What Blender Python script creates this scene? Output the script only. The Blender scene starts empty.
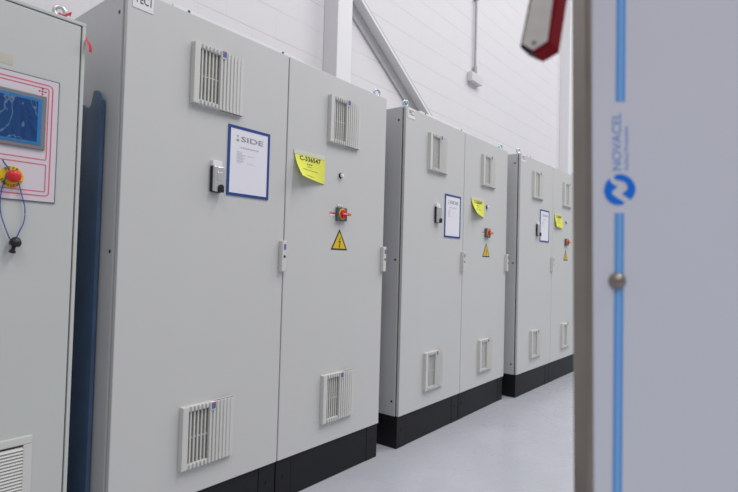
import bpy, bmesh, math, random
from mathutils import Vector, Matrix
random.seed(7)
S = bpy.context.scene
COL = S.collection
PI = math.pi

# ------------------------------------------------------------------ materials
def mat(name, col, rough=.5, metal=0., spec=.5, bump=0., bscale=400., var=0., vscale=3., coat=0., trans=0., ior=1.45, alpha=1.):
    m = bpy.data.materials.new(name); m.use_nodes = True
    nt = m.node_tree; b = nt.nodes['Principled BSDF']
    b.inputs['Base Color'].default_value = (*col, 1); b.inputs['Roughness'].default_value = rough
    b.inputs['Metallic'].default_value = metal; b.inputs['Specular IOR Level'].default_value = spec
    b.inputs['Coat Weight'].default_value = coat
    b.inputs['Transmission Weight'].default_value = trans; b.inputs['IOR'].default_value = ior
    b.inputs['Alpha'].default_value = alpha
    if bump or var:
        tc = nt.nodes.new('ShaderNodeTexCoord')
    if var:
        n = nt.nodes.new('ShaderNodeTexNoise'); n.inputs['Scale'].default_value = vscale; n.inputs['Detail'].default_value = 4
        nt.links.new(tc.outputs['Object'], n.inputs['Vector'])
        r = nt.nodes.new('ShaderNodeMapRange'); r.inputs[1].default_value = .3; r.inputs[2].default_value = .7
        r.inputs[3].default_value = 1 - var; r.inputs[4].default_value = 1 + var
        nt.links.new(n.outputs['Fac'], r.inputs[0])
        mx = nt.nodes.new('ShaderNodeVectorMath'); mx.operation = 'SCALE'; mx.inputs[0].default_value = col
        nt.links.new(r.outputs[0], mx.inputs['Scale']); nt.links.new(mx.outputs[0], b.inputs['Base Color'])
    if bump:
        n2 = nt.nodes.new('ShaderNodeTexNoise'); n2.inputs['Scale'].default_value = bscale
        nt.links.new(tc.outputs['Object'], n2.inputs['Vector'])
        bp = nt.nodes.new('ShaderNodeBump'); bp.inputs['Strength'].default_value = bump; bp.inputs['Distance'].default_value = .001
        nt.links.new(n2.outputs['Fac'], bp.inputs['Height']); nt.links.new(bp.outputs[0], b.inputs['Normal'])
    return m

M = {}
M['paint'] = mat('light_grey_powder_coat', (.585, .588, .585), .42, bump=.12, bscale=700, var=.012, vscale=2)
M['side'] = mat('light_grey_side_paint', (.575, .58, .59), .36, bump=.08, bscale=700, var=.012)
M['paint_b'] = mat('greenish_grey_powder_coat', (.545, .562, .55), .45, bump=.12, bscale=700, var=.012)
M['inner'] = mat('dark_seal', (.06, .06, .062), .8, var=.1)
M['black'] = mat('black_plinth_paint', (.0088, .0095, .0115), .5, spec=.35, bump=.2, bscale=500, var=.1)
M['plastic'] = mat('vent_plastic', (.62, .62, .60), .5, var=.015)
M['mesh'] = mat('vent_filter', (.19, .185, .165), .9, var=.2, vscale=80)
M['blackp'] = mat('black_plastic', (.014, .014, .016), .4, var=.1)
M['chrome'] = mat('satin_chrome', (.70, .70, .72), .32, metal=.75, var=.05)
M['zinc'] = mat('blue_zinc', (.55, .68, .78), .3, metal=.7, var=.1, vscale=30)
M['white'] = mat('white_label', (.78, .78, .80), .55, var=.01)
M['paper'] = mat('white_paper', (.78, .77, .84), .7, var=.01)
M['blue'] = mat('blue_frame', (.020, .062, .27), .4, var=.04)
M['yellow'] = mat('yellow_note', (.76, .77, .10), .75, var=.03)
M['tape'] = mat('tape_strip', (.66, .655, .56), .5, var=.03)
M['ink'] = mat('black_ink', (.035, .035, .04), .7, var=.05)
M['grey_ink'] = mat('grey_ink', (.32, .32, .36), .7, var=.05)
M['faint_ink'] = mat('faint_grey_ink', (.50, .50, .54), .7, var=.05)
M['olive_ink'] = mat('olive_ink', (.22, .23, .05), .7, var=.05)
M['sign_y'] = mat('sign_yellow', (.74, .50, .012), .45, var=.02)
M['red'] = mat('red_plastic', (.50, .028, .018), .38, var=.05)
M['redbtn'] = mat('red_button', (.66, .022, .025), .35, var=.05)
M['dgrey'] = mat('dark_grey_plastic', (.115, .13, .145), .5, var=.05)
M['magenta'] = mat('badge_magenta', (.42, .05, .26), .4, var=.03)
M['cyan'] = mat('badge_blue', (.05, .20, .42), .4, var=.03)
M['line'] = mat('red_print', (.70, .10, .15), .6, var=.03)
M['hmi'] = mat('operator_plate', (.66, .60, .66), .5, var=.012)
M['hmi_edge'] = mat('operator_plate_edge', (.12, .11, .14), .5, var=.05)
M['bezel'] = mat('screen_bezel', (.20, .20, .21), .45, var=.03)
M['cord'] = mat('blue_cord', (.03, .06, .36), .6, var=.1, vscale=60)
M['ribbon'] = mat('red_ribbon', (.60, .025, .05), .55, var=.08, vscale=30)
M['masking'] = mat('masking_tape', (.53, .505, .44), .7, var=.06, vscale=25)
M['steel_edge'] = mat('bare_steel', (.30, .262, .23), .42, metal=.75, var=.10, vscale=9)  # brownish base carries the dark surroundings that stainless steel would mirror
M['film'] = mat('film_coated_steel', (.74, .745, .83), .42, var=.02, vscale=2.5)
M['film_blue'] = mat('film_blue', (.12, .38, .86), .45, var=.03)
M['film_blue2'] = mat('film_mid_blue', (.27, .51, .90), .45, var=.03)
M['film_logo'] = mat('film_logo', (.0, .19, .86), .45, var=.03)
M['film_text'] = mat('film_text', (.18, .38, .82), .45, var=.03)
M['plate'] = mat('brushed_plate', (.70, .655, .61), .45, metal=.1, var=.06, vscale=60)
M['darkred'] = mat('handle_red', (.22, .004, .010), .6, spec=.12, var=.06)
M['blackh'] = mat('black_handle_plastic', (.008, .009, .010), .55, spec=.25, var=.1)
M['screw'] = mat('dark_screw', (.05, .05, .06), .5, metal=.4, var=.1)
M['boltm'] = mat('stainless_bolt', (.30, .265, .23), .35, metal=.9, var=.1, vscale=90)
M['blue_reflection'] = mat('dark_blue_reflection', (.092, .165, .30), .35, var=.12, vscale=6, alpha=.9)  # tint of the reflection that the added gap sheet imitates
M['conduit'] = mat('grey_conduit', (.40, .40, .42), .45, metal=.3, var=.05)
M['brace'] = mat('shade_grey_paint', (.50, .495, .51), .5, var=.015)  # grey holds the shade on the brace's flat faces
M['jbox'] = mat('junction_box_plastic', (.66, .65, .66), .5, var=.02)
M['colpaint'] = mat('white_steel_paint', (.80, .79, .81), .45, var=.012)

def screen_material():
    m = bpy.data.materials.new('crumpled_blue_film'); m.use_nodes = True
    nt = m.node_tree; b = nt.nodes['Principled BSDF']
    b.inputs['Base Color'].default_value = (.012, .065, .22, 1); b.inputs['Roughness'].default_value = .16
    tc = nt.nodes.new('ShaderNodeTexCoord')
    mp = nt.nodes.new('ShaderNodeMapping'); mp.inputs['Scale'].default_value = (1.2, 1, .55); mp.inputs['Rotation'].default_value = (0, .7, 0)
    n = nt.nodes.new('ShaderNodeTexNoise'); n.inputs['Scale'].default_value = 13; n.inputs['Detail'].default_value = 3; n.inputs['Distortion'].default_value = 1.2
    bp = nt.nodes.new('ShaderNodeBump'); bp.inputs['Strength'].default_value = .9; bp.inputs['Distance'].default_value = .012
    nt.links.new(tc.outputs['Object'], mp.inputs[0]); nt.links.new(mp.outputs[0], n.inputs['Vector'])
    nt.links.new(n.outputs['Fac'], bp.inputs['Height']); nt.links.new(bp.outputs[0], b.inputs['Normal'])
    # pale streaks painted in as the highlights along the film's folds
    rg = nt.nodes.new('ShaderNodeTexNoise'); rg.inputs['Scale'].default_value = 9; rg.inputs['Detail'].default_value = 2; rg.inputs['Distortion'].default_value = 2.2
    nt.links.new(mp.outputs[0], rg.inputs['Vector'])
    sb = nt.nodes.new('ShaderNodeMath'); sb.operation = 'SUBTRACT'; sb.inputs[1].default_value = .5; nt.links.new(rg.outputs['Fac'], sb.inputs[0])
    ab = nt.nodes.new('ShaderNodeMath'); ab.operation = 'ABSOLUTE'; nt.links.new(sb.outputs[0], ab.inputs[0])
    mr = nt.nodes.new('ShaderNodeMapRange'); mr.inputs[1].default_value = 0; mr.inputs[2].default_value = .03; mr.inputs[3].default_value = .38; mr.inputs[4].default_value = 0
    nt.links.new(ab.outputs[0], mr.inputs[0])
    mx = nt.nodes.new('ShaderNodeMix'); mx.data_type = 'RGBA'; mx.inputs['A'].default_value = (.010, .055, .19, 1); mx.inputs['B'].default_value = (.34, .48, .66, 1)
    nt.links.new(mr.outputs[0], mx.inputs['Factor']); nt.links.new(mx.outputs['Result'], b.inputs['Base Color'])
    return m
M['screen'] = screen_material()
M['screenrim'] = mat('light_blue_film_rim', (.03, .19, .46), .3, var=.1, vscale=40)

def wall_material():
    m = bpy.data.materials.new('white_painted_blockwork'); m.use_nodes = True
    nt = m.node_tree; b = nt.nodes['Principled BSDF']; b.inputs['Roughness'].default_value = .6
    tc = nt.nodes.new('ShaderNodeTexCoord'); sp = nt.nodes.new('ShaderNodeSeparateXYZ'); cb = nt.nodes.new('ShaderNodeCombineXYZ')
    nt.links.new(tc.outputs['Object'], sp.inputs[0]); nt.links.new(sp.outputs['X'], cb.inputs['X'])
    ad = nt.nodes.new('ShaderNodeMath'); ad.operation = 'ADD'; ad.inputs[1].default_value = .105
    nt.links.new(sp.outputs['Z'], ad.inputs[0]); nt.links.new(ad.outputs[0], cb.inputs['Y'])
    def bricks(c1, c2, cm, size):
        k = nt.nodes.new('ShaderNodeTexBrick'); k.offset = .5
        k.inputs['Scale'].default_value = 1; k.inputs['Brick Width'].default_value = .4; k.inputs['Row Height'].default_value = .2
        k.inputs['Mortar Size'].default_value = size; k.inputs['Mortar Smooth'].default_value = .3
        k.inputs['Color1'].default_value = c1; k.inputs['Color2'].default_value = c2; k.inputs['Mortar'].default_value = cm
        nt.links.new(cb.outputs[0], k.inputs['Vector']); return k
    k = bricks((.735, .72, .75, 1), (.72, .71, .74, 1), (.70, .69, .72, 1), .004)
    # bed joints read stronger than the filled head joints
    fr = nt.nodes.new('ShaderNodeMath'); fr.operation = 'PINGPONG'; fr.inputs[1].default_value = .1
    nt.links.new(ad.outputs[0], fr.inputs[0])
    lt = nt.nodes.new('ShaderNodeMapRange'); lt.inputs[1].default_value = .0018; lt.inputs[2].default_value = .0045
    lt.inputs[3].default_value = 1; lt.inputs[4].default_value = 0
    nt.links.new(fr.outputs[0], lt.inputs[0])
    nz = nt.nodes.new('ShaderNodeTexNoise'); nz.inputs['Scale'].default_value = 2.2; nz.inputs['Detail'].default_value = 3
    nt.links.new(cb.outputs[0], nz.inputs['Vector'])
    rr = nt.nodes.new('ShaderNodeMapRange'); rr.inputs[1].default_value = .35; rr.inputs[2].default_value = .65; rr.inputs[3].default_value = .15; rr.inputs[4].default_value = 1
    nt.links.new(nz.outputs['Fac'], rr.inputs[0])
    mu = nt.nodes.new('ShaderNodeMath'); mu.operation = 'MULTIPLY'
    nt.links.new(lt.outputs[0], mu.inputs[0]); nt.links.new(rr.outputs[0], mu.inputs[1])
    mx = nt.nodes.new('ShaderNodeMix'); mx.data_type = 'RGBA'; mx.inputs['B'].default_value = (.55, .54, .57, 1)
    nt.links.new(mu.outputs[0], mx.inputs['Factor']); nt.links.new(k.outputs['Color'], mx.inputs['A'])
    nt.links.new(mx.outputs['Result'], b.inputs['Base Color'])
    bp = nt.nodes.new('ShaderNodeBump'); bp.inputs['Strength'].default_value = .35; bp.inputs['Distance'].default_value = .003; bp.invert = True
    nt.links.new(k.outputs['Fac'], bp.inputs['Height']); nt.links.new(bp.outputs[0], b.inputs['Normal'])
    return m
M['wall'] = wall_material()

def floor_material():
    m = bpy.data.materials.new('pale_epoxy_floor'); m.use_nodes = True
    nt = m.node_tree; b = nt.nodes['Principled BSDF']
    tc = nt.nodes.new('ShaderNodeTexCoord')
    n = nt.nodes.new('ShaderNodeTexNoise'); n.inputs['Scale'].default_value = 1.7; n.inputs['Detail'].default_value = 7; n.inputs['Roughness'].default_value = .65
    nt.links.new(tc.outputs['Object'], n.inputs['Vector'])
    cr = nt.nodes.new('ShaderNodeValToRGB'); cr.color_ramp.elements[0].position = .3; cr.color_ramp.elements[0].color = (.445, .458, .515, 1)
    cr.color_ramp.elements[1].position = .65; cr.color_ramp.elements[1].color = (.50, .512, .57, 1)
    nt.links.new(n.outputs['Fac'], cr.inputs[0]); nt.links.new(cr.outputs[0], b.inputs['Base Color'])
    n2 = nt.nodes.new('ShaderNodeTexNoise'); n2.inputs['Scale'].default_value = 6; nt.links.new(tc.outputs['Object'], n2.inputs['Vector'])
    r = nt.nodes.new('ShaderNodeMapRange'); r.inputs[3].default_value = .22; r.inputs[4].default_value = .335
    nt.links.new(n2.outputs['Fac'], r.inputs[0]); nt.links.new(r.outputs[0], b.inputs['Roughness'])
    return m
M['floor'] = floor_material()

# ------------------------------------------------------------------ mesh builder
class MB:
    def __init__(s): s.bm = bmesh.new()
    def box(s, x0, x1, y0, y1, z0, z1, bev=0., seg=2):
        t = bmesh.new(); bmesh.ops.create_cube(t, size=1)
        for v in t.verts: v.co = Vector(((x0+x1)/2+v.co.x*(x1-x0), (y0+y1)/2+v.co.y*(y1-y0), (z0+z1)/2+v.co.z*(z1-z0)))
        if bev: bmesh.ops.bevel(t, geom=t.edges[:], offset=bev, segments=seg, affect='EDGES', profile=.5)
        return s.merge(t)
    def merge(s, t, mtx=None):
        if mtx is not None: t.transform(mtx)
        me = bpy.data.meshes.new('tmp'); t.to_mesh(me); s.bm.from_mesh(me); bpy.data.meshes.remove(me); t.free(); return s
    def prism(s, poly, f, d0, d1, bev=0.):
        """poly: 2D outline; f(u,v,d) -> 3D point; extruded from d0 to d1."""
        t = bmesh.new(); n = len(poly)
        a = [t.verts.new(f(u, v, d0)) for u, v in poly]; b = [t.verts.new(f(u, v, d1)) for u, v in poly]
        t.faces.new(a); t.faces.new(b[::-1])
        for i in range(n): t.faces.new((a[i], b[i], b[(i+1) % n], a[(i+1) % n]))
        bmesh.ops.recalc_face_normals(t, faces=t.faces[:])
        if bev: bmesh.ops.bevel(t, geom=t.edges[:], offset=bev, segments=2, affect='EDGES', profile=.5)
        return s.merge(t)
    def cyl(s, p0, p1, r0, r1=None, n=24, bev=0.):
        r1 = r0 if r1 is None else r1
        p0, p1 = Vector(p0), Vector(p1); d = p1-p0
        t = bmesh.new(); bmesh.ops.create_cone(t, cap_ends=True, segments=n, radius1=r0, radius2=r1, depth=d.length)
        if bev: bmesh.ops.bevel(t, geom=[e for e in t.edges if any(len(f.verts) > 4 for f in e.link_faces)], offset=bev, segments=2, affect='EDGES', profile=.5)
        return s.merge(t, Matrix.Translation((p0+p1)/2) @ d.to_track_quat('Z', 'Y').to_matrix().to_4x4())
    def lathe(s, prof, o, axis, n=28):
        """prof: (r, h) pairs revolved about axis through o."""
        t = bmesh.new(); rings = []
        for r, h in prof:
            rings.append([t.verts.new((r*math.cos(2*PI*i/n), r*math.sin(2*PI*i/n), h)) for i in range(n)])
        for a, b in zip(rings, rings[1:]):
            for i in range(n): t.faces.new((a[i], a[(i+1) % n], b[(i+1) % n], b[i]))
        t.faces.new(rings[0][::-1]); t.faces.new(rings[-1])
        return s.merge(t, Matrix.Translation(o) @ Vector(axis).to_track_quat('Z', 'Y').to_matrix().to_4x4())
    def torus(s, o, axis, R, r, n=28, k=10):
        t = bmesh.new(); rings = []
        for i in range(n):
            a = 2*PI*i/n
            rings.append([t.verts.new(((R+r*math.cos(2*PI*j/k))*math.cos(a), (R+r*math.cos(2*PI*j/k))*math.sin(a), r*math.sin(2*PI*j/k))) for j in range(k)])
        for i in range(n):
            a, b = rings[i], rings[(i+1) % n]
            for j in range(k): t.faces.new((a[j], b[j], b[(j+1) % k], a[(j+1) % k]))
        return s.merge(t, Matrix.Translation(o) @ Vector(axis).to_track_quat('Z', 'Y').to_matrix().to_4x4())
    def tube(s, pts, r, k=8):
        pts = [Vector(p) for p in pts]
        P = []
        for i in range(len(pts)-1):     # Catmull-Rom
            a, b, c, d = pts[max(i-1, 0)], pts[i], pts[i+1], pts[min(i+2, len(pts)-1)]
            for q in range(8):
                t = q/8; P.append(.5*((2*b)+(c-a)*t+(2*a-5*b+4*c-d)*t*t+(3*b-a-3*c+d)*t**3))
        P.append(pts[-1])
        t = bmesh.new(); rings = []
        for i, p in enumerate(P):
            d = (P[min(i+1, len(P)-1)]-P[max(i-1, 0)]).normalized(); q = d.to_track_quat('Z', 'Y')
            rings.append([t.verts.new(p+q @ Vector((r*math.cos(2*PI*j/k), r*math.sin(2*PI*j/k), 0))) for j in range(k)])
        for a, b in zip(rings, rings[1:]):
            for j in range(k): t.faces.new((a[j], a[(j+1) % k], b[(j+1) % k], b[j]))
        t.faces.new(rings[0][::-1]); t.faces.new(rings[-1])
        return s.merge(t)
    def poly(s, pts):
        s.bm.faces.new([s.bm.verts.new(p) for p in pts]); return s
    def build(s, name, m, parent=None, smooth=True):
        me = bpy.data.meshes.new(name); s.bm.normal_update(); s.bm.to_mesh(me); s.bm.free()
        me.materials.append(m)
        if smooth:
            for p in me.polygons: p.use_smooth = True
            me.set_sharp_from_angle(angle=math.radians(38))
        o = bpy.data.objects.new(name, me); COL.objects.link(o); o.parent = parent
        if smooth: o.modifiers.new('weighted_normal', 'WEIGHTED_NORMAL').keep_sharp = True
        return o

def tag(o, label=None, cat=None, group=None, kind=None):
    if label: o['label'] = label
    if cat: o['category'] = cat
    if group: o['group'] = group
    if kind: o['kind'] = kind
    return o
def thing(name, label, cat, loc=(0, 0, 0), rz=0., group=None):
    o = bpy.data.objects.new(name, None); o.empty_display_size = .1; COL.objects.link(o)
    o.location = loc; o.rotation_euler = (0, 0, rz)
    return tag(o, label, cat, group)
def copy_tree(o, parent=None):
    c = o.copy(); COL.objects.link(c); c.parent = parent
    for ch in list(o.children): copy_tree(ch, c)
    return c

def lettering(mb, body, f, bold=0.):
    """Flat letters; f maps (u, v) in the unit box of the text to a 3D point."""
    cu = bpy.data.curves.new('t', 'FONT'); cu.body = body; cu.resolution_u = 3; cu.offset = bold
    ob = bpy.data.objects.new('t', cu); COL.objects.link(ob)
    dg = bpy.context.evaluated_depsgraph_get(); me = bpy.data.meshes.new_from_object(ob.evaluated_get(dg))
    xs = [v.co.x for v in me.vertices]; ys = [v.co.y for v in me.vertices]
    x0, x1, y0, y1 = min(xs), max(xs), min(ys), max(ys)
    vs = [mb.bm.verts.new(f((v.co.x-x0)/(x1-x0), (v.co.y-y0)/(y1-y0))) for v in me.vertices]
    for p in me.polygons:
        try: mb.bm.faces.new([vs[i] for i in p.vertices])
        except ValueError: pass
    bpy.data.objects.remove(ob); bpy.data.curves.remove(cu); bpy.data.meshes.remove(me)
    return mb

# ------------------------------------------------------------------ the setting
WY = .80                                                    # the blockwork stands behind the row
tag(MB().box(-6, 16, -12, WY+.3, -.2, 0).build('floor', M['floor'], None, False), kind='structure')
tag(MB().box(-6, 16, WY, WY+.3, 0, 8).build('wall_back', M['wall'], None, False), kind='structure')
for i, (x0, x1) in enumerate(((1.872, 2.036), (7.20, 7.46))):
    tag(MB().box(x0, x1, .657, WY, 0, 8, .006).build('trim_%d' % (i+1), M['colpaint']), kind='structure')
# the diagonal brace: a flat bar against the wall, its shade painted in as grey, with a white web standing out along its middle
def brace(name, A, B, u0, u1, v0, v1, m):
    A, B = Vector(A), Vector(B); d = (B-A).normalized(); n = Vector((-d.z, 0, d.x)); L = (B-A).length
    o = MB().prism([(u0, v0), (u1, v0), (u1, v1), (u0, v1)], lambda u, v, w: A+d*w+n*u+Vector((0, v, 0)), 0, L, .003).build(name, m)
    return tag(o, kind='structure')
BA, BB = (2.03, 0, 3.372), (4.30, 0, 1.912)
brace('trim_3', BA, BB, -.012, .012, .700, .782, M['colpaint'])
brace('trim_4', BA, BB, -.105, .135, .782, .799, M['brace'])

# ------------------------------------------------------------------ electrical cabinets
W = 1.6315; PL = .20; HT = 2.20; DP = .60; SEAM = W/2
def make_vent(parent, x0, z0, badge=True):
    s = .258
    m = MB()
    m.box(x0, x0+s, -.007, .001, z0, z0+s, .002)                               # base plate
    m.box(x0+.001, x0+.029, -.025, -.004, z0+.001, z0+s-.001, .004)            # full-height solid border
    m.box(x0+.02, x0+s-.001, -.0175, -.004, z0+.001, z0+.022, .002)            # lower and upper border
    m.box(x0+.02, x0+s-.001, -.0175, -.004, z0+s-.022, z0+s-.001, .002)
    m.box(x0+s-.120, x0+s-.001, -.0165, -.004, z0+.001, z0+s-.001, .002)       # closed part
    p = .0180
    for k in range(12):
        xa = x0+.0385+k*p
        dep = -.0255 + .006*max(0, (k-4)/7)
        if k < 5:                                                              # slimmer, set-back ribs across the opening
            m.box(xa+.001, xa+.0078, -.0175+.0012*k, -.004, z0+.015, z0+s-.015, .0012, 1)
            for za, zb in ((z0+.0015, z0+.021), (z0+s-.021, z0+s-.0015)): m.box(xa, xa+.0100, dep, -.004, za, zb, .0015, 1)
        else: m.box(xa, xa+.0105, dep, -.004, z0+.0015, z0+s-.0015, .0015, 1)   # ribs over the closed part
    m.box(x0+.02, x0+.14, -.0098, -.004, z0+s*.480, z0+s*.497)                     # mid bar
    v = m.build('vent_grille', M['plastic'], parent)
    MB().box(x0+.025, x0+.139, -.0085, -.006, z0+.020, z0+s-.020).build('filter_mat', M['mesh'], v)
    bx = x0+.131; bz = z0+s-.034
    MB().box(bx, bx+.025, -.0275, -.01, bz, bz+.034, .002).build('badge_plate', M['white'], v)
    q = MB().box(bx+.003, bx+.022, -.0285, -.027, bz+.017, bz+.032).build('badge_print', M['magenta'], v)
    MB().box(bx+.003, bx+.022, -.0285, -.027, bz+.005, bz+.019).build('badge_print', M['cyan'], v)
    MB().box(bx+.003, bx+.012, -.0290, -.0275, bz+.012, bz+.026).build('badge_print', M['cyan'], v)
    return v

def make_cabinet():
    R = thing('electrical_cabinet', 'tall two-door light grey electrical cabinet beside the control cabinet, first of the row', 'electrical cabinet',
              group='row of grey electrical cabinets')
    sp = .0155
    # carcass seen through the door gaps
    MB().box(sp, W-sp, .034, DP-.002, PL, HT-.004).build('carcass', M['inner'], R, False)
    MB().box(.002, W-.002, .020, DP, HT-.012, HT, .003).build('roof_panel', M['paint'], R)
    r = MB().box(.20, .93, .022, .050, HT, HT+.019, .002)
    r.build('roof_rail', M['white'], R)
    for x in (.27, .79): MB().cyl((x, .03, HT+.012), (x, .0195, HT+.012), .0055, n=12).build('screw', M['screw'], R)
    for x0, x1 in ((0, sp), (W-sp, W)):
        q = MB().box(x0, x1, .030, DP, PL+.002, HT-.002, .003).build('side_panel', M['side'], R)
        xo = -.001 if x0 == 0 else W+.001
        for z in (2.113, 1.203, .294):
            for y in (.055, DP-.05):
                MB().cyl((xo, y, z), (.01 if x0 == 0 else W-.01, y, z), .0075, n=14).build('screw', M['screw'], q)
    # doors
    for x0, x1 in ((.003, SEAM-.0025), (SEAM+.0035, W-.003)):
        MB().box(x0, x1, 0, .021, PL+.004, HT-.002, .0035, 3).build('door', M['paint'], R)
    # plinths: corner pieces with a recessed cover between
    for x0, x1 in ((.002, SEAM-.003), (SEAM+.003, W-.002)):
        P = MB().box(x0+.1015, x1-.1015, .0115, .03, .002, PL-.001, .002).build('plinth', M['black'], R)
        for a, c in ((x0, x0+.10), (x1-.10, x1)):
            MB().box(a, c, .010, .12, 0, PL, .003).build('plinth_corner', M['black'], P)
            MB().box(a, c, DP-.11, DP-.01, 0, PL, .003).build('plinth_corner', M['black'], P)
        for xx in (x0, x1-.02): MB().box(xx+.002, xx+.018, .115, DP-.105, .002, PL-.001).build('plinth_side', M['black'], P)
        MB().box(x0+.095, x1-.095, DP-.03, DP-.012, .002, PL-.001).build('plinth_back', M['black'], P)
        for a in (x0+.05, x1-.05):
            MB().cyl((a, .02, .115), (a, .0075, .115), .008, n=14).build('bolt', M['black'], P)
    # lifting eyes
    for x in (.078, W-.030):
        for y in (.06, DP-.045):
            e = MB(); e.cyl((x, y, HT-.002), (x, y, HT+.016), .019, .013, bev=.002)
            e.torus((x, y, HT+.040), (.35, 1, 0), .0195, .0068)
            e.build('eye_bolt', M['zinc'], R)
    # name plate
    n = MB().box(.022, .1035, -.0022, .001, 2.128, 2.192).build('name_plate', M['white'], R)
    lettering(MB(), 'FEC1', lambda u, v: Vector((.036+u*.058, -.0028, 2.150+v*.031)), .008).build('lettering', M['ink'], n, False)
    # vents
    for x0, z0 in ((.275, 1.826), (1.102, 1.827), (.281, .318), (1.106, .318)): make_vent(R, x0, z0)
    # hinge blocks
    for x in (SEAM-.031, W-.030):
        h = MB().box(x, x+.030, -.026, .002, 1.129, 1.280, .005, 3).build('hinge', M['plastic'], R)
        MB().box(x+.010, x+.024, -.0268, -.025, 1.249, 1.263).build('badge_print', M['magenta'], h)
        MB().box(x+.010, x+.024, -.0268, -.025, 1.236, 1.249).build('badge_print', M['cyan'], h)
        MB().cyl((x+.016, -.02, 1.203), (x+.016, -.0275, 1.203), .0065, n=14).build('lock_insert', mat_dot, h)
    # swing handle
    hx, hz = .383, 1.469
    H = MB().box(hx-.002, hx+.054, -.0150, .001, hz, hz+.116, .008, 4).build('swing_handle', M['blackp'], R)
    c = MB(); c.box(hx+.003, hx+.056, -.030, -.012, hz+.004, hz+.113, .006, 3)
    c.box(hx+.016, hx+.043, -.0325, -.026, hz+.052, hz+.088, .003)
    c.build('handle_cover', M['chrome'], H)
    k = MB(); k.lathe([(.0135, 0), (.0135, .006), (.011, .009)], (hx+.036, -.030, hz+.022), (0, -1, 0), 20); k.box(hx+.0225, hx+.0495, -.037, -.026, hz+.001, hz+.020, .002)
    k.build('lock_button', M['blackp'], H)
    MB().box(hx+.002, hx+.050, -.018, .001, hz+.113, hz+.138, .003).build('handle_tab', M['white'], H)
    # small cam lock
    q = MB().cyl((1.217, .001, 1.660), (1.217, -.010, 1.660), .0145, n=20, bev=.002).build('cam_lock', M['blackp'], R)
    MB().cyl((1.217, -.006, 1.660), (1.217, -.021, 1.660), .0118, .010, n=20, bev=.002).build('lock_core', M['white'], q)
    # main switch
    sx, sz = 1.221, 1.446
    P = MB().box(sx-.036, sx+.040, -.022, .001, sz-.038, sz+.036, .004, 3).build('rotary_switch', M['dgrey'], R)
    MB().cyl((sx, -.015, sz), (sx, -.025, sz), .031, .030, n=32, bev=.002).build('yellow_collar', M['sign_y'], P)
    k = MB(); k.cyl((sx, -.02, sz), (sx, -.036, sz), .0245, .023, n=32, bev=.003); k.box(sx-.024, sx+.030, -.043, -.028, sz-.0075, sz+.0075, .003)
    k.build('knob', M['redbtn'], P)
    MB().box(sx+.027, sx+.052, -.042, -.026, sz-.0075, sz+.0075, .003).build('knob_tip', M['sign_o'], P)
    MB().box(sx-.018, sx+.020, -.0438, -.0425, sz-.0015, sz+.0015).build('pointer_line', M['white'], P)
    l = MB()
    for dx in (-.022, -.006, .010): l.box(sx+dx, sx+dx+.012, -.003, .001, sz+.042, sz+.053, .001)
    l.build('position_label', M['white'], P)
    lb = MB().box(sx-.083, sx-.040, -.0015, .001, sz-.013, sz+.009).build('switch_label', M['white'], P)
    MB().box(sx-.082, sx-.041, -.0022, -.001, sz-.003, sz+.0075).build('label_print', M['redbtn'], lb)
    lettering(MB(), 'MAIN SWITCH', lambda u, v: Vector((sx-.079+u*.036, -.0026, sz+v*.0045)), .004).build('label_print', M['white'], lb, False)
    # warning triangle
    cx, zb, ht, wd = 1.223, 1.2475, .117, .136
    def tri(k, y):
        c0 = zb+ht/3
        return [(cx, y, c0+ht*2/3*k), (cx-wd/2*k, y, c0-ht/3*k), (cx+wd/2*k, y, c0-ht/3*k)]
    T = MB().prism([(p[0], p[2]) for p in tri(1, 0)], lambda u, v, w: Vector((u, w, v)), -.0010, .001).build('warning_sticker', M['ink'], R, False)
    MB().prism([(p[0], p[2]) for p in tri(.78, 0)], lambda u, v, w: Vector((u, w, v)), -.0016, .0).build('yellow_field', M['sign_y'], T, False)
    zz = lambda a, c: (cx+a*.001, c*.001+zb+.036)
    bolt = [zz(5, 34), zz(-8, 5), zz(3, 9), zz(-2, -14), zz(-7, -13), zz(2, -27), zz(7, -10), zz(3, -12), zz(11, 16), zz(-1, 11), zz(9, 33)]
    MB().prism(bolt, lambda u, v, w: Vector((u, w, v)), -.0022, -.001).build('lightning_symbol', M['ink'], T, False)
    return R
mat_dot = mat('dark_red_dot', (.10, .012, .02), .5, var=.05)
M['sign_o'] = mat('orange_tip', (.72, .22, .02), .4, var=.05)

cab1 = make_cabinet()
cabs = [cab1]
for (x, y, w), lab in zip(((1.8073, -.0215, .0094), (3.5569, -.0761, -.0174)),
                          ('two-door light grey electrical cabinet in the middle of the row of three',
                           'two-door light grey electrical cabinet at far end of row, partly behind steel panel')):
    c = copy_tree(cab1); c.location = (x, y, 0); c.rotation_euler = (0, 0, w); c['label'] = lab; cabs.append(c)
bpy.context.view_layer.update()

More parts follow.
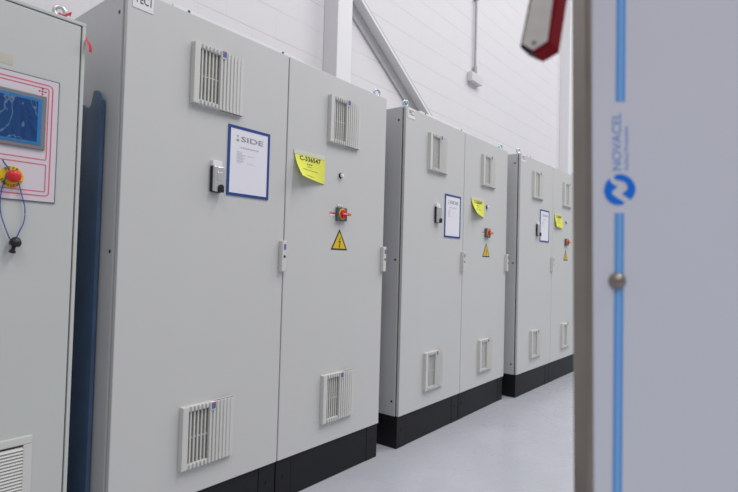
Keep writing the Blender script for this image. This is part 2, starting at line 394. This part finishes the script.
# ------------------------------------------------------------------ papers on the doors
def frame_of(i):
    x, y, w = ((0, 0, 0), (1.8073, -.0215, .0094), (3.5569, -.0761, -.0174))[i]
    return (x, y, 0), w
ORD = ('first electrical cabinet beside the control cabinet', 'middle electrical cabinet of the row', 'far end electrical cabinet of the row')
def make_document(i, dx, dz):
    loc, w = frame_of(i); loc = (loc[0]+dx+.0008*math.sin(w), loc[1]+dx*math.tan(w)-.0008, dz)
    D = thing('document_holder', 'white printed sheet in blue frame on the ' + ORD[i], 'document', loc, w, 'blue framed sheets on cabinet doors')
    t = .0125; x0, x1, z0, z1 = .468, .705, 1.4685, 1.783
    f = MB()
    for a in ((x0, x1, z0, z0+t), (x0, x1, z1-t, z1), (x0, x0+t, z0+t, z1-t), (x1-t, x1, z0+t, z1-t)):
        f.box(a[0], a[1], -.0035, 0, a[2], a[3])
    f.build('holder_frame', M['blue'], D, False)
    s = MB().box(x0+.006, x1-.006, -.002, -.0002, z0+.006, z1-.006).build('sheet', M['paper'], D, False)
    y = -.0026
    p = MB()
    lettering(p, 'T', lambda u, v: Vector((.512+u*.014, y, 1.7305+v*.011)), .02)
    for k in range(4): p.poly([(.512, y, 1.7255-k*.003), (.527, y, 1.7255-k*.003), (.527, y, 1.7240-k*.003), (.512, y, 1.7240-k*.003)])
    lettering(p, 'SIDE', lambda u, v: Vector((.537+u*.128, y, 1.7165+v*.024)), .02)
    p.build('heading_print', M['grey_ink'], s, False)
    p = MB()
    rnd = random.Random(3+i)
    xx = .535
    while xx < .637:                                          # the line under the heading
        l = rnd.uniform(.006, .014); p.poly([(xx, y, 1.686), (min(xx+l, .64), y, 1.686), (min(xx+l, .64), y, 1.6925), (xx, y, 1.6925)]); xx += l+.004
    for k in range(8):
        z = 1.668-k*.0068; l = rnd.uniform(.022, .05)
        p.poly([(.516, y, z), (.516+l, y, z), (.516+l, y, z+.002), (.516, y, z+.002)])
        if k in (2, 7): p.poly([(.575, y, z), (.615, y, z), (.615, y, z+.0015), (.575, y, z+.0015)])
    p.build('body_print', M['faint_ink'], s, False)
for i, (dx, dz) in enumerate(((0, 0), (.056, -.092), (.01, -.048))): make_document(i, dx, dz)

def make_note(i, lift, tuck, dx, dz):
    loc, w = frame_of(i); loc = (loc[0]+dx, loc[1]+dx*math.tan(w)-.0008, dz)
    N = thing('paper_note', 'yellow paper note with curled corner taped on the ' + ORD[i], 'note', loc, w, 'yellow notes on cabinet doors')
    x0, x1, z0, z1 = .868, 1.088, 1.594, 1.7265
    def pt(u, v, off=0.):
        # u across, v downwards; the free lower corner curls off the door
        s = v**1.5
        out = .003 + lift*s*((1-u)**1.3) + tuck*s*u
        return Vector((x0+u*(x1-x0)+tuck*.25*s*(1-u), -out-off, z1-v*(z1-z0)+.010*s*(1-u)*(lift/.05)))
    def sheet(u0, u1, v0, v1, nu, nv, m, name, off, parent, th=.0006):
        q = MB(); g = [[None]*(nv+1) for _ in range(nu+1)]; h = [[None]*(nv+1) for _ in range(nu+1)]
        for a in range(nu+1):
            for c in range(nv+1):
                u = u0+(u1-u0)*a/nu; v = v0+(v1-v0)*c/nv
                g[a][c] = q.bm.verts.new(pt(u, v, off)); h[a][c] = q.bm.verts.new(pt(u, v, off-th))
        for a in range(nu):
            for c in range(nv):
                q.bm.faces.new((g[a][c], g[a][c+1], g[a+1][c+1], g[a+1][c])); q.bm.faces.new((h[a][c], h[a+1][c], h[a+1][c+1], h[a][c+1]))
        for c in range(nv):
            q.bm.faces.new((g[0][c], h[0][c], h[0][c+1], g[0][c+1])); q.bm.faces.new((g[nu][c], g[nu][c+1], h[nu][c+1], h[nu][c]))
        for a in range(nu):
            q.bm.faces.new((g[a][0], g[a+1][0], h[a+1][0], h[a][0])); q.bm.faces.new((g[a][nv], h[a][nv], h[a+1][nv], g[a+1][nv]))
        return q.build(name, m, parent)
    P = sheet(0, 1, 0, 1, 16, 16, M['yellow'], 'note_sheet', 0, N)
    q = MB().box(x0-.006, x1-.002, -.0045, .0, z1-.004, z1+.018, .001).build('tape_strip', M['tape'], N)
    t = MB(); lettering(t, 'C-336547', lambda u, v: pt(.14+u*.70, .245-v*.19, .0012), .016); t.build('number_print', M['ink'], P, False)
    rnd = random.Random(5)
    for v, u0, u1 in ((.34, .36, .56), (.46, .36, .52), (.60, .16, .72), (.86, .22, .55)):
        u = u0; t = MB()
        while u < u1:
            l = rnd.uniform(.02, .06); e = min(u+l, u1); k = .05 if v < .4 else .028
            t.poly([pt(u, v, .0012), pt(u, v+k, .0012), pt(e, v+k, .0012), pt(e, v, .0012)]); u = e+.018
        t.build('text_line', M['olive_ink'], P, False)
make_note(0, .062, .0, 0, 0); make_note(1, .056, .006, .07, -.026); make_note(2, .025, .012, .0, -.008)

# ------------------------------------------------------------------ control cabinet with the operator panel
XR = -.138; XL = XR-.60
K = thing('control_cabinet', 'pale grey control cabinet with touch screen and red emergency button', 'control cabinet', (0, 0, 0))
HC = 2.0
b = MB().box(XL, XR, .020, .45, .10, HC, .004); b.build('carcass', M['paint_b'], K)
pb = MB().box(XL+.01, XR-.01, .02, .44, 0, .10, .003); pb.build('plinth', M['black'], K)
fr = MB()
for a in ((XL, XR, .10, .112), (XL, XR, HC-.012, HC), (XL, XL+.012, .112, HC-.012), (XR-.012, XR, .112, HC-.012)):
    fr.box(a[0], a[1], .0, .022, a[2], a[3], .002)
fr.build('door_surround', M['paint_b'], K)
MB().box(XL+.012, XR-.012, .012, .021, .112, HC-.012).build('door_seal', M['inner'], K, False)
MB().box(XL+.017, XR-.017, -.001, .019, .117, HC-.017, .003, 3).build('door', M['paint_b'], K)
# louvre at the foot of the door
lx1, lx0, lz1, lz0 = -.252, -.56, .598, .25
g = MB()
for a in ((lx0, lx1, lz0, lz0+.026), (lx0, lx1, lz1-.026, lz1), (lx0, lx0+.026, lz0+.026, lz1-.026), (lx1-.026, lx1, lz0+.026, lz1-.026)):
    g.box(a[0], a[1], -.009, .001, a[2], a[3], .003)
z = lz0+.028
while z < lz1-.034:                                            # downward-sloping slats
    g.prism([(-.009, z), (-.0075, z-.001), (-.001, z+.0072), (-.0025, z+.0082)], lambda u, v, w: Vector((w, u, v)), lx0+.024, lx1-.024)
    z += .0103
G = g.build('vent_louvre', M['plastic'], K)
MB().box(lx0+.02, lx1-.02, -.0022, -.0005, lz0+.02, lz1-.02).build('filter_mat', M['inner'], G, False)
# printed operator plate
ox0, ox1, oz0, oz1 = -.545, -.216, 1.358, 1.767
O = MB().box(ox0, ox1, -.0045, 0, oz0, oz1).build('operator_plate', M['hmi_edge'], K, False)
MB().box(ox0+.003, ox1-.003, -.0052, -.003, oz0+.003, oz1-.003).build('plate_face', M['hmi'], O, False)
def frame_lines(mb, x0, x1, z0, z1, t, rad):
    def ring(o):
        pts = []
        for cx_, cz_, a0 in ((x1-rad, z1-rad, 0), (x0+rad, z1-rad, 90), (x0+rad, z0+rad, 180), (x1-rad, z0+rad, 270)):
            for k in range(6):
                a = math.radians(a0+k*18); pts.append((cx_+(rad+o)*math.cos(a), -.0058, cz_+(rad+o)*math.sin(a)))
        return pts
    A_, B_ = ring(0), ring(-t)
    va = [mb.bm.verts.new(p) for p in A_]; vb = [mb.bm.verts.new(p) for p in B_]
    for i in range(len(va)): mb.bm.faces.new((va[i], va[(i+1) % len(va)], vb[(i+1) % len(va)], vb[i]))
l = MB()
frame_lines(l, ox0+.018, ox1-.019, oz0+.020, oz1-.018, .0034, .014)
frame_lines(l, ox0+.028, ox1-.031, 1.497, oz1-.030, .0030, .006)
frame_lines(l, ox0+.028, ox1-.031, oz0+.034, 1.484, .0030, .004)
cxx, czz = -.267, 1.7235
for dx, dz in ((1, 0), (-1, 0), (0, 1), (0, -1)):
    n = Vector((dz, 0, -dx))
    o = Vector((cxx, -.0058, czz)); e = Vector((dx, 0, dz))
    l.poly([o+n*.0012, o-n*.0012, o+e*.0105-n*.0012, o+e*.0105+n*.0012]); l.poly([o+e*.0075+n*.0035, o+e*.0075-n*.0035, o+e*.0135])
l.build('red_line_print', M['line'], O, False)
# touch screen
bx0, bx1, bz0, bz1 = -.50, -.255, 1.529, 1.708
Z = MB().box(bx0, bx1, -.012, -.003, bz0, bz1, .003, 3).build('touch_screen', M['bezel'], K)
MB().box(bx0+.014, bx1-.014, -.0135, -.011, bz0+.014, bz1-.012, .001).build('film_rim', M['screenrim'], Z)
MB().box(bx0+.025, bx1-.026, -.0142, -.013, bz0+.024, bz1-.022, .0004).build('film_face', M['screen'], Z)
# emergency stop
ex, ez = -.345, 1.430
E = MB().cyl((ex, -.002, ez), (ex, -.0085, ez), .034, n=40, bev=.001).build('emergency_stop', M['sign_y'], K)
MB().lathe([(.014, 0), (.014, .014), (.0185, .016), (.0200, .022), (.0195, .029), (.0165, .034), (.010, .037), (.002, .038)], (ex, -.008, ez), (0, -1, 0)).build('button', M['redbtn'], E)
t = MB()
def arc(word, a0, a1, r, inward):
    n = len(word)
    for i, ch in enumerate(word):
        a = math.radians(a0+(a1-a0)*i/(n-1))
        rad = Vector((math.cos(a), 0, math.sin(a))); up = -rad if inward else rad; rt = Vector((up.z, 0, -up.x))
        o = Vector((ex, -.0092, ez))+rad*r
        lettering(t, ch, lambda u, v: o+rt*((u-.5)*.0058)+up*((v-.5)*.0078), .02)
arc('EMERGENCY', 205, 335, .0285, True); arc('STOP', 125, 60, .0285, False)
t.build('lettering', M['ink'], E, False)
MB().box(-.47, -.3535, -.0018, 0, 1.784, 1.8175, .0004).build('masking_tape', M['masking'], K)
for x in (XL+.06, -.205):
    for y in (.055, .40):
        e = MB(); e.cyl((x, y, HC-.002), (x, y, HC+.014), .018, .013, bev=.002); e.torus((x, y, HC+.032), (.35, 1, 0), .0165, .007)
        e.build('eye_bolt', M['chrome'], K)

# red ribbons
def ribbon(name, pts, wv, label):
    q = MB(); P = [Vector(p) for p in pts]; wv = Vector(wv); n = Vector((0, .0012, 0)) if abs(wv.y) < .004 else Vector((.0012, 0, 0))
    rows = [[q.bm.verts.new(p+wv*s*(.5+.12*math.sin(i*2.1))+n*k) for s, k in ((-1, -1), (1, -1), (1, 1), (-1, 1))] for i, p in enumerate(P)]
    for a, c in zip(rows, rows[1:]):
        for j in range(4): q.bm.faces.new((a[j], a[(j+1) % 4], c[(j+1) % 4], c[j]))
    q.bm.faces.new(rows[0][::-1]); q.bm.faces.new(rows[-1])
    return tag(q.build(name, M['ribbon']), label, 'ribbon')
ribbon('red_ribbon', [(-.224, .034, 2.004), (-.217, .030, 2.010), (-.207, .034, 2.012), (-.200, .028, 2.009), (-.196, .027, 2.014), (-.188, .027, 2.022), (-.180, .031, 2.028), (-.176, .035, 2.027)],
       (.003, 0, .014), 'red plastic ribbon tied to the lifting eye on top of the control cabinet')
ribbon('red_ribbon', [(-.1375, .020, 1.976), (-.1350, .019, 1.962), (-.1345, .005, 1.945), (-.133, -.006, 1.937), (-.131, -.014, 1.925), (-.128, -.016, 1.912), (-.126, -.012, 1.900)],
       (.013, .011, .005), 'red plastic ribbon hanging at the upper side edge of the control cabinet')

# blue cord on the emergency button, with its black toggle
C_ = thing('cord_loop', 'blue cord loop with black toggle hanging from the red emergency button', 'cord', (ex, -.02, 1.2))
def loc(p): return Vector(p)-Vector((ex, -.02, 1.2))
c = MB()
arcp = [(ex+.0168*math.cos(a), -.0135, ez+.0168*math.sin(a)) for a in [math.radians(q) for q in (195, 160, 125, 90, 55, 20, -15)]]
c.tube([loc(p) for p in [(-.335, -.0105, 1.218), (-.350, -.0105, 1.252), (-.368, -.0105, 1.305), (-.373, -.0110, 1.352), (-.369, -.0115, 1.395)] + arcp +
       [(-.318, -.0115, 1.385), (-.305, -.0105, 1.335), (-.306, -.0105, 1.290), (-.318, -.0105, 1.255), (-.331, -.0105, 1.218)]], .0016)
c.tube([loc(p) for p in ((-.352, -.0135, 1.446), (-.358, -.0135, 1.458), (-.366, -.0135, 1.468), (-.373, -.016, 1.478))], .0021)
c.build('cord', M['cord'], C_)
k = MB(); o = loc((-.331, -.021, 1.218))
k.lathe([(.004, .022), (.010, .019), (.0165, .009), (.0175, .001), (.015, -.006), (.006, -.009), (.0055, -.020), (.0095, -.022), (.0095, -.029), (.003, -.031)][::-1], o, (.25, 0, 1), 18)
k.build('toggle', M['blackp'], C_)

# sheet added in the gap to imitate a dark blue reflection on the cabinet side
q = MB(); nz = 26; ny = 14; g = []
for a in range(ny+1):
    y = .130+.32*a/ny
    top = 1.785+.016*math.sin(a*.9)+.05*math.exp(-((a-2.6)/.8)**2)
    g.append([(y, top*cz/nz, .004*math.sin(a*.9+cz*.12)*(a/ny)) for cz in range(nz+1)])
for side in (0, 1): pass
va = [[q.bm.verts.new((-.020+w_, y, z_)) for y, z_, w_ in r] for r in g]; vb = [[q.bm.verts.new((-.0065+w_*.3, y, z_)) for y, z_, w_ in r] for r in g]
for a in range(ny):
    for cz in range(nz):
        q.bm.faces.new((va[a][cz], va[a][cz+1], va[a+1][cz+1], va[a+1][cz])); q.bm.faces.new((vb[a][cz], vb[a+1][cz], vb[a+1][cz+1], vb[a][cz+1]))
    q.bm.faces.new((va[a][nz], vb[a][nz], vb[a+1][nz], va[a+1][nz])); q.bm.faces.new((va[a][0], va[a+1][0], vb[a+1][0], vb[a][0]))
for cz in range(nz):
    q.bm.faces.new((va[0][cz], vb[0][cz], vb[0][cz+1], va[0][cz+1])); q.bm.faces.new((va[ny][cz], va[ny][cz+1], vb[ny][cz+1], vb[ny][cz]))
tag(q.build('gap_reflection_sheet', M['blue_reflection']), 'dark blue sheet standing in for a reflection in the narrow gap beside the control cabinet', 'sheet')

# ------------------------------------------------------------------ junction box and conduit on the wall
J = thing('junction_box', 'white junction box on block wall with conduit running up from it', 'junction box', (4.28, WY, 3.20))
MB().box(-.135, .120, -.065, 0, .0, .10, .006).build('box_body', M['jbox'], J)
MB().cyl((.0, -.028, .10), (.0, -.028, .19), .022, n=16).build('gland', M['conduit'], J)
MB().cyl((.0, -.028, .15), (.0, -.028, 4.7), .0125, n=16).build('conduit', M['conduit'], J)
for zc in (.95, 2.2, 3.6): MB().box(-.024, .024, -.048, 0, zc, zc+.03, .003).build('clip', M['conduit'], J)

# ------------------------------------------------------------------ film-covered steel panel close by
TH = .0205
F = bpy.data.objects.new('steel_panel', None); COL.objects.link(F)
tag(F, 'stainless steel panel under protective film with blue stripe and round emblem', 'steel panel')
F.location = (-.2144, -1.7407, .012)
F.rotation_euler = (Matrix.Rotation(-.8987, 4, 'Z') @ Matrix.Rotation(-TH, 4, 'Y')).to_euler()
ZO = 1.2181-.012                                               # local height of the eye line on the panel
pw = .62
pp = MB(); pp.box(.0055, pw, .0006, .044, 0, 2.02, .004, 3); pp.build('sheet_metal', M['steel_edge'], F)
q = MB()                                                       # bare folded return on the near side
q.box(-.001, .014, -.0008, .046, .004, 2.018, .004, 3); q.build('folded_edge', M['steel_edge'], F)
q = MB(); q.box(.0045, pw+.001, -.0022, .010, -.0, 2.021, .0055, 4); FILM = q.build('protective_film', M['film'], F)
yb = -.0026
st = MB(); st2 = MB()
def strip(mb, dx0, dx1, z0, z1):
    # the printed stripe runs slightly off plumb, as the film was laid
    f = lambda z: .03915 + (z)*.0142
    mb.poly([(f(z0)+dx0, yb, ZO+z0), (f(z0)+dx1, yb, ZO+z0), (f(z1)+dx1, yb, ZO+z1), (f(z1)+dx0, yb, ZO+z1)])
for z0, z1 in ((-1.18, .047), (.188, .78)):
    strip(st, -.0060, -.0018, z0, z1); strip(st, .0020, .0058, z0, z1); strip(st2, -.0018, .0020, z0, z1)
st.build('blue_stripe', M['film_blue'], FILM, False); st2.build('blue_stripe', M['film_blue2'], FILM, False)
R_ = .0199; cx0, cz0 = .0400, ZO+.0765
up_ = [(175, 95), (205, 76), (240, 68), (290, 74), (330, 90), (370, 116), (400, 150), (422, 190), (430, 230), (426, 270), (413, 305), (375, 360), (325, 327), (270, 287), (312, 266), (330, 246), (338, 215), (328, 182), (304, 158), (272, 145), (232, 137), (188, 126)]
lo_ = [(120, 120), (92, 152), (70, 195), (57, 250), (64, 300), (85, 345), (120, 385), (160, 408), (200, 420), (255, 420), (305, 402), (272, 374), (230, 350), (180, 318), (155, 294), (150, 275), (162, 255), (220, 211), (170, 188), (140, 160)]
lg = MB()
for P in (up_, lo_): lg.poly([(cx0+(a-242)/187*R_, yb-.0003, cz0-(c_-245)/180*R_) for a, c_ in P])
lg.build('round_emblem', M['film_logo'], FILM, False)
t = MB(); lettering(t, 'NOVACEL', lambda u, v: Vector((.0425-v*.0115, yb, ZO+.1010+u*.073)), .004); t.build('lettering', M['film_text'], FILM, False)
t = MB(); lettering(t, 'Surface Protection', lambda u, v: Vector((.0513-v*.0052, yb, ZO+.1010+u*.056)), .004); t.build('lettering', M['film_text'], FILM, False)
q = MB(); q.lathe([(.0108, 0), (.0108, .0016), (.0096, .003), (.0070, .0065), (.0030, .0085), (.0005, .0088)], (.0362, yb+.0004, ZO-.0385), (0, -1, 0), 24)
q.build('screw_head', M['boltm'], F)

# ------------------------------------------------------------------ red and black handle beside the panel
HN = Vector((.9993, .0375, 0)); HR = Vector((.0375, -.9993, 0)); HO = Vector((-.3299, -1.6856, 1.4437))
Hh = thing('lever_handle', 'red and black handle with brushed steel face and pointed end', 'handle', tuple(HO))
def hp(u, v, w): return HR*u+Vector((0, 0, 1))*v+HN*w
TOP = .19                                                      # the grip leans as it rises
left = [(-.0008, 0), (-.0163, .0107), (-.0163+.189*(TOP-.0107), TOP), (.0045+.16*TOP, TOP)]
right = [(-.0008, 0), (.0194, .0079), (.0194+.137*(TOP-.0079), TOP), (.0045+.16*TOP, TOP)]
MB().prism(left, hp, 0, .030, .0018).build('black_shell', M['blackh'], Hh)
MB().prism(right, hp, 0, .036, .0018).build('red_shell', M['darkred'], Hh)
face = [(0, .0031), (-.0129, .0135), (-.0129+.195*(TOP-.0135), TOP-.004), (.0165+.117*(TOP-.0143), TOP-.004), (.0165, .0103)]
FP = MB().prism(face, hp, -.0012, .003, .0004).build('face_plate', M['plate'], Hh)
MB().lathe([(.0028, 0), (.0028, .0008), (.0018, .0014), (.0004, .0015)], hp(.0015, .0114, -.0010), -HN, 14).build('rivet', M['boltm'], FP)
# pivot pin from the grip's upper end to the panel's edge
pv = MB(); a = hp(.030, TOP-.035, .020); e = Vector((-.2400, -1.6950, HO.z+TOP-.035))-HO
pv.cyl(a, e, .009, n=18); pv.build('pivot_pin', M['boltm'], Hh)

# ------------------------------------------------------------------ light: hall lamps, one added fill lamp and even ambient fill
def lamp(x, y, z, sx, sy, power, col=(1, .985, .97), target=None):
    l = bpy.data.lights.new('hall_or_fill_lamp', 'AREA'); l.shape = 'RECTANGLE'; l.size = sx; l.size_y = sy; l.energy = power; l.color = col
    o = bpy.data.objects.new('hall_or_fill_lamp', l); COL.objects.link(o); o.location = (x, y, z)
    if target: o.rotation_euler = (Vector(target)-Vector((x, y, z))).to_track_quat('-Z', 'Y').to_euler()
    return o
lamp(1.9, -4.4, 8.0, .22, 5.0, 305)
lamp(6.6, -4.4, 8.0, .22, 5.0, 280)
lamp(11.3, -4.4, 8.0, .22, 5.0, 280)
lamp(-3.6, -4.8, 8.0, .22, 5.0, 185)  # added fill lamp out of view, strengthened to lift the shaded cabinet sides
wd = bpy.data.worlds.new('hall_ambient'); S.world = wd; wd.use_nodes = True
bg = wd.node_tree.nodes['Background']; bg.inputs['Color'].default_value = (.93, .955, 1, 1); bg.inputs['Strength'].default_value = .335

# ------------------------------------------------------------------ camera
cd = bpy.data.cameras.new('camera'); co = bpy.data.objects.new('camera', cd); COL.objects.link(co); S.camera = co
f, pitch, roll, psi = 516.1532, .0266, .0273, .8980
fw = Vector((math.sin(psi)*math.cos(pitch), math.cos(psi)*math.cos(pitch), math.sin(pitch)))
r = Vector((math.cos(psi), -math.sin(psi), 0)); u = r.cross(fw)
r2 = r*math.cos(roll)+u*math.sin(roll); u2 = -r*math.sin(roll)+u*math.cos(roll)
co.matrix_world = Matrix(((r2.x, u2.x, -fw.x, -.9092), (r2.y, u2.y, -fw.y, -1.9113), (r2.z, u2.z, -fw.z, 1.1984), (0, 0, 0, 1)))
cd.sensor_width = 36; cd.lens = f/738*36; cd.clip_start = .02
cd.dof.use_dof = True; cd.dof.focus_distance = 2.5; cd.dof.aperture_fstop = 3.6
S.view_settings.view_transform = 'Standard'; S.view_settings.look = 'None'; S.view_settings.gamma = 1
S.view_settings.exposure = 0.0
